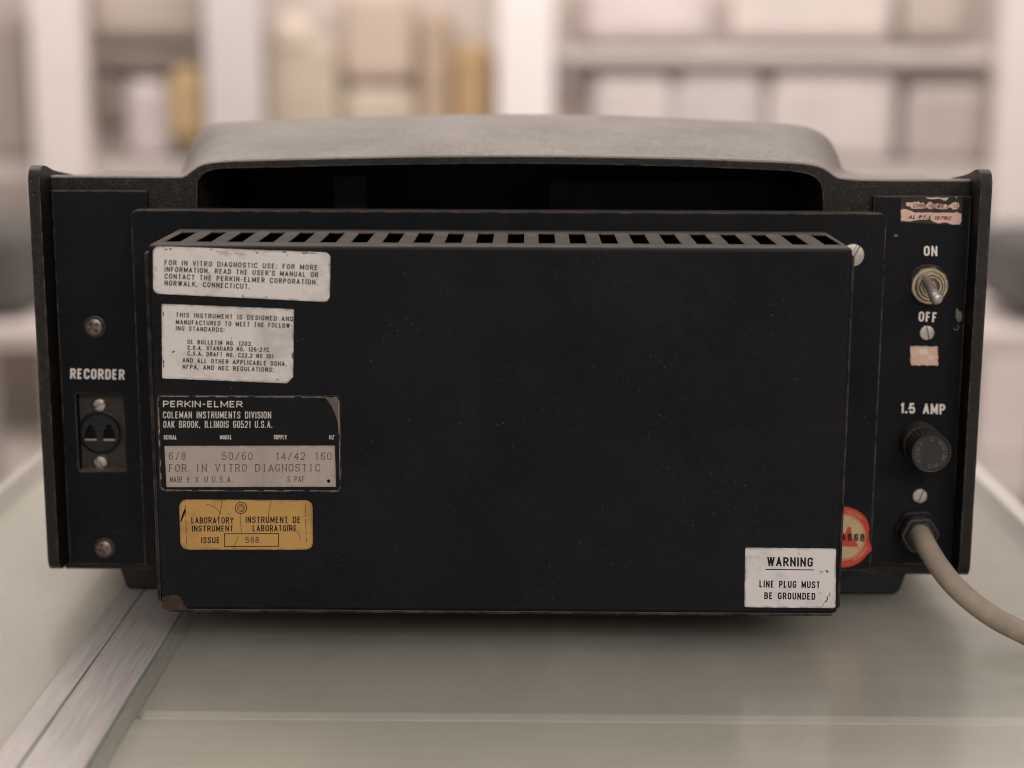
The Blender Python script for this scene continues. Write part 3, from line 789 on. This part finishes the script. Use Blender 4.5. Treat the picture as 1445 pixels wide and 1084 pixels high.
# ================================================================== LABELS
def label(name, px, rad, Y, th, mat, lab=None, parent=None, bevel=.12):
    out = fillet(xz(px, Y-th), rad, 5)
    o = plate(name, out, Y-th, Y-.02, mat, parent or vent, bevel=bevel, seg=1)
    if lab: o['label'] = lab
    return o
LT = .45
YL = YB-LT-.05
L1 = label('notice_label', [(215.5, 347.5), (466.5, 356.5), (465, 426.5), (216, 414.5)], 2.6, YB, LT, M['label_white'], 'white rounded notice label about diagnostic use')
t1 = [('FOR IN VITRO DIAGNOSTIC USE: FOR MORE', 232, 374.2, 448, 381.4), ('INFORMATION, READ THE USER\'S MANUAL OR', 232, 383.6, 449, 391.8),
      ('CONTACT THE PERKIN-ELMER CORPORATION,', 232, 393.4, 448.5, 402.2), ('NORWALK, CONNECTICUT.', 232, 403, 353, 408.2)]
words([(s, a, b, c_, d_, 7.4, 1.35, dict(gapk=.5)) for s, a, b, c_, d_ in t1], YL, M['black_ink'], L1)
def stains(parent, shapes, Y, col, nm):
    m_ = m_plain(nm, col, .6, 0, .2, .4, 500)
    for sh in shapes:
        q = MB(); pxpoly(q, ragged_(sh, .35), Y); q.build('stain', m_, parent)
def ragged_(pts, amp):
    r2 = random.Random(len(pts)*7+int(pts[0][0])); out = []
    for i in range(len(pts)):
        a, b = Vector(pts[i]), Vector(pts[(i+1) % len(pts)]); n2 = max(1, int((b-a).length/1.5))
        for j in range(n2):
            q = a+(b-a)*(j/n2); out.append((q.x+r2.uniform(-amp, amp), q.y+r2.uniform(-amp, amp)))
    return out
stains(L1, [[(231, 352.6), (235, 351), (237, 351.6), (233, 353.4)], [(239, 350.6), (242.5, 350.8), (242, 352.6), (239.4, 352.4)], [(296, 351.4), (300, 351.6), (299, 353.2), (296.5, 352.8)], [(361, 356), (364.5, 356.2), (364, 358.4), (361.6, 358)], [(398, 355.2), (404, 355.4), (403, 356.8), (399, 356.6)], [(425, 356.4), (447, 357), (445, 358.6), (436, 358), (428, 358.4)]], YL, (.10, .065, .045), 'brown_edge_stain')
stains(L1, [[(303, 353.4), (318, 354.2), (328, 358), (322, 362.4), (314, 360), (307, 357)], [(330, 357), (343, 356), (348, 359), (338, 362)], [(217, 376), (221, 378), (222, 384), (218, 382)]], YL+.02, (.40, .345, .32), 'grey_smudge')
L2 = label('notice_label', [(228, 429), (414.5, 436.5), (413.5, 532), (405, 541), (229, 534)], [.6, .6, .3, .3, .6], YB, LT, M['label_white2'], 'white label listing standards with a torn lower corner')
t2 = [('THIS INSTRUMENT IS DESIGNED AND', 248, 447.6, 413.5, 453.6, 6.6), ('MANUFACTURED TO MEET THE FOLLOW-', 248, 457.8, 413, 463.2, 6.6), ('ING STANDARDS:', 248, 466.6, 317, 469, 6.6),
      ('UL BULLETIN NO. 1203.', 264.5, 485.6, 356.5, 488.6, 6.4), ('C.S.A. STANDARD NO. 125-27C', 264.5, 493.8, 379.5, 497, 6.2), ('C.S.A. DRAFT NO. C22.2 NO 101', 264.5, 501.8, 385.5, 506.2, 6.2),
      ('AND ALL OTHER APPLICABLE OSHA,', 257.5, 511.6, 404.5, 517, 6.6), ('NFPA, AND NEC REGULATIONS:', 257.5, 520.8, 386.5, 525.4, 6.6)]
words([(s, a, b, c_, d_, h, 1.2, dict(gapk=.5)) for s, a, b, c_, d_, h in t2], YL, M['black_ink'], L2)
stains(L2, [[(411.5, 499), (413.8, 497), (413.6, 507), (411.8, 505)], [(390, 534.6), (393.5, 535), (392.6, 537), (390.4, 536.6)], [(229.6, 440), (231.4, 441), (231, 447), (229.8, 446)], [(242, 497.5), (245, 495), (247.5, 495.6), (244, 498.4)], [(230, 508), (232, 509), (231.4, 520), (230, 518)]], YL, (.12, .08, .055), 'brown_label_nick')
# name plate
npx = [(221, 557.5), (479.5, 558.5), (482.5, 695), (225.5, 693.5)]
L3 = label('name_plate', npx, 1.6, YB, .5, M['label_black'], 'black maker\'s plate with pale worn border')
Y3 = YB-.5-.05
mb = MB()
bd = [(223.2, 559.6), (477.3, 560.6), (480.2, 693), (227.6, 691.6)]
inner = [(lambda q: (q[0], q[1]))(p) for p in fillet([(a, -b) for a, b in bd], 6, 5)]
pts = [(a, -b) for a, b in inner]
rr = random.Random(4)
for i in range(len(pts)):                       # border partly rubbed away
    a, b = Vector(pts[i]), Vector(pts[(i+1) % len(pts)]); L = (b-a).length; k = max(1, int(L/9))
    for j in range(k):
        if rr.random() < .22: continue
        p, q = a+(b-a)*(j/k), a+(b-a)*((j+.98)/k)
        pxline(mb, [tuple(p), tuple(q)], rr.choice((.6, .8, 1.0)), Y3)
mb.build('border_line', m_plain('rubbed_border', (.24, .20, .18), .5, 0, .3, .5, 700), L3)
words([('PERKIN-ELMER', 230, 574.6, 342, 575, 9, 1.5, dict(gapk=.3)), ('COLEMAN INSTRUMENTS DIVISION', 230, 590.4, 382.5, 590.6, 9.6, 1.2, dict(gapk=.45)),
       ('OAK BROOK, ILLINOIS 60521 U.S.A.', 230.5, 603.8, 384.5, 603.8, 9.8, 1.2, dict(gapk=.45))], Y3, M['grey_ink'], L3)
words([('SERIAL', 231, 620.2, 249.5, 620.4, 6, .95), ('MODEL', 310.5, 620, 327, 620.2, 6, .95), ('SUPPLY', 386.5, 620, 404.5, 620.2, 6.2, .95), ('HZ', 464.5, 620, 471.5, 620.2, 6, .95)], Y3, M['grey_ink'], L3, 'small_lettering')
# bare worn corner of the plate
mb = MB(); pxpoly(mb, [(459, 561), (474, 561), (478, 566), (480.4, 605), (479, 606), (475, 590), (468, 573)], Y3+.02); mb.build('worn_corner', m_paint('rubbed_plate_metal', (.07, .056, .048), .4, .5, 0, .6), L3)
L4 = label('serial_strip', [(232, 629.5), (472.5, 629), (474, 687), (235, 687.5)], .3, YB-.5, .3, M['label_plate'], 'dull metal strip stamped with figures', parent=L3, bevel=.06)
Y4 = YB-.85
words([('6/8', 237, 649, 263.5, 649, 10.5, 1.15, dict(mono=True)), ('50/60', 312, 649, 358, 649, 10.5, 1.15, dict(mono=True)), ('14/42', 386.5, 649, 432, 649, 10.5, 1.15, dict(mono=True)), ('160', 442, 649, 469.5, 649, 10.5, 1.15, dict(mono=True)),
       ('FOR IN VITRO DIAGNOSTIC', 236.5, 665.8, 453, 665.4, 10.5, 1.15, dict(mono=True)),
       ('MADE', 239.5, 681, 258, 681, 8.5, 1.1), ('E', 264, 681, 268.5, 681, 8, 1), ('X U.U.S.A.', 275.5, 681, 329, 681, 8.5, 1.1, dict(gapk=.6)), ('S PAF', 405.5, 680.5, 430, 680.5, 8.5, 1.0)], Y4, M['stamp_ink'], L4, 'stamped_lettering')
mb = MB(); pxpoly(mb, [(463.8+2.5*math.cos(a*.5236), 679+2.5*math.sin(a*.5236)) for a in range(12)], Y4); mb.build('rivet_hole', M['void'], L4)
# gold label
L5 = label('gold_label', [(252.5, 705), (441, 706), (442, 776), (254.5, 776)], 3.4, YB, LT, M['label_gold'], 'ochre laboratory label with an issue box')
words([('LABORATORY', 270, 738.8, 329.5, 739, 9, 1.4, dict(gapk=.4)), ('INSTRUMENT', 271, 750.2, 329, 750.2, 8.6, 1.4, dict(gapk=.4)), ('INSTRUMENT DE', 346.5, 738, 424, 738.2, 9, 1.4, dict(gapk=.4)),
       ('LABORATOIRE', 356.5, 750, 418.5, 750, 8.8, 1.4, dict(gapk=.4)), ('ISSUE', 284, 766.8, 310, 766.8, 8.6, 1.4)], YL, M['black_ink'], L5)
words([('588', 346.5, 766.2, 365.5, 766.2, 8.6, 1.2)], YL, M['stamp_ink'], L5, 'issue_number')
mb = MB(); pxline(mb, [(317, 753.4), (393, 753.2), (393.4, 771), (317, 771.4)], 1.1, YL, closed=True); mb.build('issue_box', M['black_ink'], L5)
mb = MB()
for r, wd in ((8.0, 1.1), (5.2, .7)):
    pxline(mb, [(340+r*math.cos(2*math.pi*i/28), 716.8+r*math.sin(2*math.pi*i/28)) for i in range(28)], wd, YL, closed=True)
pxline(mb, [(337.5, 719.5), (337, 715), (340, 712.8), (343, 715), (341, 717), (338.5, 717)], .8, YL-.01); pxline(mb, [(343.4, 716), (343, 720), (339.5, 720.8)], .8, YL-.01)
mb.build('emblem', M['black_ink'], L5)
mb = MB()
for (x, ya, yb, nseg) in ((261.5, 713, 768, 16), (430.5, 711, 766, 15)):
    for i in range(nseg):
        if i % 7 == 5: continue
        y = ya+(yb-ya)*i/nseg; pxline(mb, [(x+i*.12, y), (x+i*.12+.1, y+2.3)], 1.0, YL)
pxpoly(mb, [(261, 717), (262, 722), (257.5, 733), (255.5, 738), (254.6, 735), (257.5, 725)], YL)
tag(mb.build('edge_marks', M['black_ink'], L5), kind='stuff')
mb = MB()
for cr in ([(313, 705.8), (312, 716), (310, 725), (305, 736)], [(339, 725), (339.4, 737), (341, 752)], [(383, 707), (380, 718), (378.5, 730)], [(312, 726), (303, 716), (290, 711)], [(404, 736), (410, 745), (421, 752), (424, 762)], [(336, 757), (333, 765), (330, 771), (329.5, 775)]):
    pxline(mb, smooth_poly(cr, 5), 1.0, YL+.02)
mb.build('crease', m_plain('dark_crease', (.12, .075, .035), .6, 0, .3, .3, 200), L5)
# warning label
L6 = label('warning_label', [(1051.5, 773), (1180, 774.5), (1179, 858.5), (1050.5, 857)], .9, YB, LT, M['label_warn'], 'white warning label in the lower right corner')
words([('WARNING', 1082.5, 799, 1147, 800, 13, 2.4, dict(gapk=.38)), ('LINE PLUG MUST', 1071.5, 829, 1157, 830.4, 9.8, 1.75, dict(gapk=.42)), ('BE GROUNDED', 1078.5, 845.6, 1150.5, 846.6, 9.8, 1.75, dict(gapk=.42))], YL, M['black_ink'], L6)
mb = MB(); pxline(mb, [(1080, 803.6), (1148.5, 804.4)], 1.3, YL); mb.build('underline', M['black_ink'], L6)
mb = MB(); pxpoly(mb, [(1164, 805.5), (1167.5, 804.5), (1169.5, 807), (1168, 808.5), (1166, 806.8)], YL)
pxline(mb, [(1160.5, 856), (1163, 851), (1166, 847)], .7, YL); pxline(mb, [(1165, 850), (1168, 845), (1167, 841)], 1.4, YL); pxline(mb, [(1170, 842), (1171.5, 836)], 1, YL)
mb.build('stain', m_plain('brown_stain', (.10, .05, .035), .6, 0, .3, .3, 200), L6)
# round sticker on the mounting plate
scx, scy, R1 = 1188.5, 758, 43.0
def arc(r, a0, a1, n): return [(scx+r*math.cos(math.radians(a0+(a1-a0)*i/n)), scy+r*math.sin(math.radians(a0+(a1-a0)*i/n))) for i in range(n+1)]
pp = arc(R1, -180, -38, 24)+[(1225.5, 739), (1227, 746), (1225.8, 754), (1226.5, 762), (1228.5, 770), (1230.5, 776)]+arc(R1, 31, 180, 24)[1:-1]
YM = .5
st = label('round_sticker', pp, 0, YM, .25, M['sticker_red'], 'round red and gold inspection sticker with a chewed edge', parent=mp, bevel=.05)
ys_ = YM-.29
mb = MB(); pxpoly(mb, arc(33, -180, 179, 48), ys_); g = mb.build('gold_disc', M['sticker_gold'], st)
mb = MB()
for r, wd in ((34.8, .8), (31.2, 1.0)): pxline(mb, arc(r, -180, 172.5, 47), wd, ys_-.03, closed=True)
pxpoly(mb, [(1196, 744), (1200.5, 743), (1203, 760), (1210.5, 768), (1210, 772), (1178, 771), (1178, 767), (1187, 766)], ys_-.03)
pxline(mb, [(1210, 771), (1213, 777)], .8, ys_-.03)
mb.build('red_print', M['sticker_red'], st)
words([('A66B', 1186.5, 763.2, 1220.5, 764.2, 10.6, 2.4, dict(gapk=.6))], ys_-.08, M['black_ink'], st)
mb = MB(); cc = P(scx, scy, ys_); kk = .3295
for txt, a0, a1 in (('NISH RECORDS', 108, 48), ('MY EMBERRITE', -60, -25)):
    for i, ch in enumerate(txt):
        a = a0+(a1-a0)*i/(len(txt)-1)
        if ch != ' ': ring_text(mb, Vector((cc.x, ys_-.04, cc.z)), ch, a, a, 37.2*kk, 1.1, .17, .8)
mb.build('rim_lettering', M['sticker_gold'], st)
# peeled stickers on the power panel
fl = label('torn_sticker', [(1272, 277.6), (1358.5, 279.5), (1357, 318), (1270, 313.5)], .3, YP, .12, M['film'], 'torn sticker remains, dark film with pink paper patches', parent=rp, bevel=.03)
yf = YP-.15
mb = MB()
def ragged(pts, amp, seed):
    r2 = random.Random(seed); out = []
    for i in range(len(pts)):
        a, b = Vector(pts[i]), Vector(pts[(i+1) % len(pts)]); n2 = max(1, int((b-a).length/3))
        for j in range(n2):
            q = a+(b-a)*(j/n2); out.append((q.x+r2.uniform(-amp, amp), q.y+r2.uniform(-amp, amp)))
    return out
pxpoly(mb, ragged([(1271, 297), (1274, 295), (1282, 296), (1290, 300), (1312, 300), (1345, 300.5), (1350, 299), (1357, 302), (1356, 314), (1353, 317), (1341, 316.5), (1337, 314), (1325, 315), (1316, 313), (1313, 310), (1298, 310), (1290, 311), (1284, 312.5), (1272, 312)], .4, 3), yf)
pxpoly(mb, ragged([(1278, 287), (1280, 285), (1288, 286), (1291, 284.5), (1294, 286), (1296, 284), (1299, 287), (1303, 286), (1306, 289), (1310, 286), (1313, 285), (1316, 288), (1322, 287.5), (1333, 288), (1340, 289.5), (1343, 287), (1348, 285.3), (1353, 287), (1354, 291), (1351, 295), (1345, 296), (1341, 292.5), (1336, 295.5), (1326, 295), (1318, 294), (1312, 295), (1308, 293), (1303, 294.5), (1286, 294.5), (1285, 291.5), (1279, 290.5)], .35, 5), yf)
pxpoly(mb, [(1306, 278.6), (1317, 279), (1322, 278.4), (1329, 279.6), (1339, 279), (1336, 282.5), (1333, 283.3), (1326, 280.5), (1315, 281.2), (1309, 280.4)], yf)
pxpoly(mb, [(1347, 277.8), (1351, 278), (1350, 279.6)], yf)
mb.build('paper_patch', M['residue'], fl)
words([('AL', 1281.5, 308.8, 1291.5, 309.2, 5, 1.3, dict(slant=.4)), ('PT.L', 1295.5, 309, 1314, 309.6, 5.2, 1.4, dict(slant=.4)), ('107RC', 1317.5, 310, 1341, 310.8, 5.2, 1.3, dict(slant=.4))], yf-.04, M['black_ink'], fl)
words([('CIHHE/HOWR.X', 1288, 293.2, 1338, 294.6, 6, .9, dict(slant=.3))], yf-.04, M['black_ink'], fl, 'faint_lettering')
mb = MB(); pxline(mb, [(1349+2.4*math.cos(i*.785), 290.8+2.4*math.sin(i*.785)) for i in range(8)], .7, yf-.04, closed=True); mb.build('ring_mark', M['stamp_ink'], fl)
sq = label('torn_sticker', ragged([(1284.5, 488.5), (1323.5, 489), (1324, 516), (1285, 515.5)], .7, 9), 0, YP, .2, M['residue'], 'small square of torn pink paper below the screw', parent=rp, bevel=.04)
mb = MB(); pxpoly(mb, [(1297, 493), (1308, 492), (1310, 500), (1302, 501), (1296, 499)], YP-.24); pxpoly(mb, [(1310, 503), (1316, 502), (1318, 507), (1311, 507)], YP-.24)
mb.build('paper_layer', M['label_white'], sq)
# a few short scratches, real flakes in the box paint
mb = MB(); r3 = random.Random(11)
for i in range(70):
    x, y = r3.uniform(500, 1180), r3.uniform(365, 850)
    if r3.random() < .6: x = 560+abs(r3.gauss(0, 60))*r3.choice((1, -1)) if r3.random() < .5 else 1035+r3.gauss(0, 50); y = r3.gauss(760 if x > 900 else 470, 35)
    if not (492 < x < 1190 and 362 < y < 856) or (1045 < x < 1185 and 766 < y): continue
    a = r3.uniform(0, 6.28); l = r3.choice((.8, 1.2, 2.2, 3.4)); dx, dy_ = l*math.cos(a), l*math.sin(a)
    pxline(mb, [(x, y), (x+dx, y+dy_)], r3.uniform(.45, .9), YB-.03)
mb.build('paint_chips', m_plain('paint_chip', (.07, .06, .055), .6, 0, .3, .5, 500), vent); [c_ for c_ in vent.children if c_.name.startswith('paint_chips')][0]['kind'] = 'stuff'

# ================================================================== THE ROOM BEHIND
def rp_box(name, px0, px1, py0, py1, Y, dep, col, label, cat, rough=.7, group=None, bevel=8, parent=None, trims=None):
    a = P(px0, py1, Y); b = P(px1, py0, Y)
    mat = m_plain(name+'_surface', col, rough, 0, .25, .1, 9)
    o = box(name, a.x, b.x, Y, Y+dep, a.z, b.z, mat, parent, bevel=bevel, seg=3)
    if parent is None: tag(o, label, cat, group)
    return o
FZ = -950.0
wallm = m_plain('warm_white_plaster', (.66, .58, .54), .8, 0, .2, .05, 3)
tag(box('floor', -4500, 4500, -2500, 5300, FZ-40, FZ, m_plain('pale_vinyl_floor', (.56, .50, .455), .45, 0, .3, .06, 4)), kind='structure')
tag(box('wall_back', -4500, 4500, 5000, 5120, FZ, 1900, wallm), kind='structure')
YS = 4200.0
unit = empty('storage_shelving', (0, YS+200, FZ), 'white steel storage shelving with posts along the far wall', 'shelving')
postm = m_plain('white_post_paint', (.80, .72, .69), .5, 0, .3, .04, 6)
postg = m_plain('pale_grey_post_paint', (.64, .60, .585), .5, 0, .3, .04, 6)
for (x0, x1, mt) in ((42, 118, postm), (288, 368, postg), (702, 782, m_plain('bright_white_post', (.88, .82, .80), .5, 0, .3, .03, 6)), (1412, 1500, postm), (-330, -250, postm), (1800, 1880, postm)):
    a, b = P(x0, 100, YS).x, P(x1, 100, YS).x
    box('post', a, b, YS, YS+90, FZ, 900, mt, unit, bevel=10)
shm = m_plain('shelf_board_paint', (.60, .54, .505), .5, 0, .3, .05, 6)
xa, xb2 = P(-340, 100, YS).x, P(1890, 100, YS).x
def zrow(py): return P(720, py, YS+60).z
for (r0, r1) in ((232, 262), (455, 480)):
    box('shelf_board', xa, xb2, YS+95, YS+600, zrow(r1), zrow(r0), shm, unit, bevel=5)
xm = P(783, 100, YS+100).x; xe = P(1408, 100, YS+100).x
box('shelf_board', xm, xe, YS+100, YS+300, zrow(90), zrow(68), m_plain('grey_board', (.66, .60, .57), .5, 0, .3, .05, 6), unit, bevel=12)
box('gap_backing', P(122, 100, YS+250).x, xb2, YS+245, YS+258, zrow(232), 900, m_plain('pale_gap_backing', (.70, .62, .58), .6, 0, .2, .05, 3), unit, bevel=2)  # added pale sheet, lightens the shaded gaps between the cartons
def thing(name, px0, px1, py0, py1, col, label, cat, Y=None, dep=105, group=None, lid=None, bevel=50):
    Y = Y or YS+130
    o = rp_box(name, px0, px1, py0, py1, Y, dep, col, label, cat, group=group, bevel=bevel)
    a = P(px0, py1, Y); b = P(px1, py0, Y); h = b.z-a.z; wd = b.x-a.x
    if lid: box('lid', a.x-6, b.x+6, Y-8, Y+dep+8, b.z-h*.16, b.z+8, m_plain(name+'_lid', lid, .6, 0, .3, .05, 9), o, bevel=5)
    return o
# left bay
thing('storage_bin', 120, 292, 68, 98, (.31, .26, .23), 'flat dark brown bin near the top left shelf', 'bin', Y=YS+150)
thing('instrument_case', 126, 172, 100, 186, (.29, .24, .21), 'tall dark brown case left of the pale carton on the far shelf', 'case', Y=YS+160)
thing('carton', 174, 236, 112, 232, (.60, .535, .525), 'pale grey carton between the dark case and the yellow box', 'carton')
thing('carton', 237, 288, 92, 205, (.62, .45, .25), 'amber yellow box on the far left shelf', 'box')
thing('carton', -40, 40, 20, 232, (.42, .36, .315), 'tan carton at the far left edge of the shelf', 'carton')
thing('carton', 120, 286, -30, 60, (.50, .43, .375), 'brown carton above the flat dark bin', 'carton')
# middle bay
thing('carton', 370, 478, 50, 232, (.56, .48, .385), 'cream carton beside the pale grey post', 'carton')
thing('carton', 376, 440, 18, 78, (.72, .62, .52), 'small cream box with a pale front on the middle shelf', 'box', Y=YS+115)
thing('carton', 480, 585, -20, 120, (.59, .475, .395), 'pinkish brown carton high on the middle shelf', 'carton')
thing('carton', 482, 588, 122, 232, (.56, .475, .385), 'wide beige carton under the pinkish one', 'carton')
thing('carton', 590, 636, 10, 232, (.50, .385, .29), 'narrow brown carton on the middle shelf', 'carton')
thing('carton', 638, 698, 60, 232, (.52, .36, .20), 'orange tan carton next to the bright white post', 'carton')
# right bay
thing('carton', 818, 1008, -40, 62, (.74, .65, .62), 'long pale pink box on the upper right shelf', 'box')
thing('carton', 1030, 1268, -40, 62, (.74, .65, .615), 'longest pale pink box on the upper right shelf', 'box')
thing('carton', 1272, 1378, -60, 62, (.52, .45, .40), 'brown carton at the right end of the upper shelf', 'carton')
thing('speaker_box', 788, 812, 55, 135, (.45, .405, .38), 'narrow dark grey box just right of the bright post', 'box', Y=YS+120)
thing('carton', 948, 1084, 96, 232, (.62, .57, .555), 'light grey carton on the lower right shelf', 'carton')
thing('carton', 830, 955, 100, 232, (.66, .60, .58), 'pale carton behind the middle of the handle', 'carton')
thing('carton', 1082, 1272, 98, 232, (.68, .61, .585), 'wide pale carton on the lower right shelf', 'carton')
thing('carton', 1274, 1408, 115, 235, (.50, .44, .415), 'grey brown carton near the right end of the lower shelf', 'carton')
# below
thing('equipment_case', -90, 30, 322, 452, (.11, .10, .095), 'black equipment case low on the far left', 'case', Y=3000, dep=350)
thing('equipment_case', 1428, 1560, 335, 452, (.11, .10, .10), 'dark grey equipment case low on the far right', 'case', Y=3000, dep=350)
tb = empty('work_table', (0, 3200, FZ), 'long pale work table standing in front of the shelving', 'table')
pa = P(-200, 458, 2950); pb = P(1650, 458, 2950); zt = P(0, 453, 3000).z
tm = m_plain('pale_pink_laminate', (.66, .58, .545), .5, 0, .3, .05, 5)
box('table_top', pa.x, pb.x, 2900, 3600, zt-45, zt-1, tm, tb, bevel=6)
for x in (pa.x+60, 0, pb.x-100):
    for y in (2950, 3520): box('leg', x, x+50, y, y+50, FZ, zt-46, postg, tb, bevel=5)
print('objects', len(bpy.data.objects))
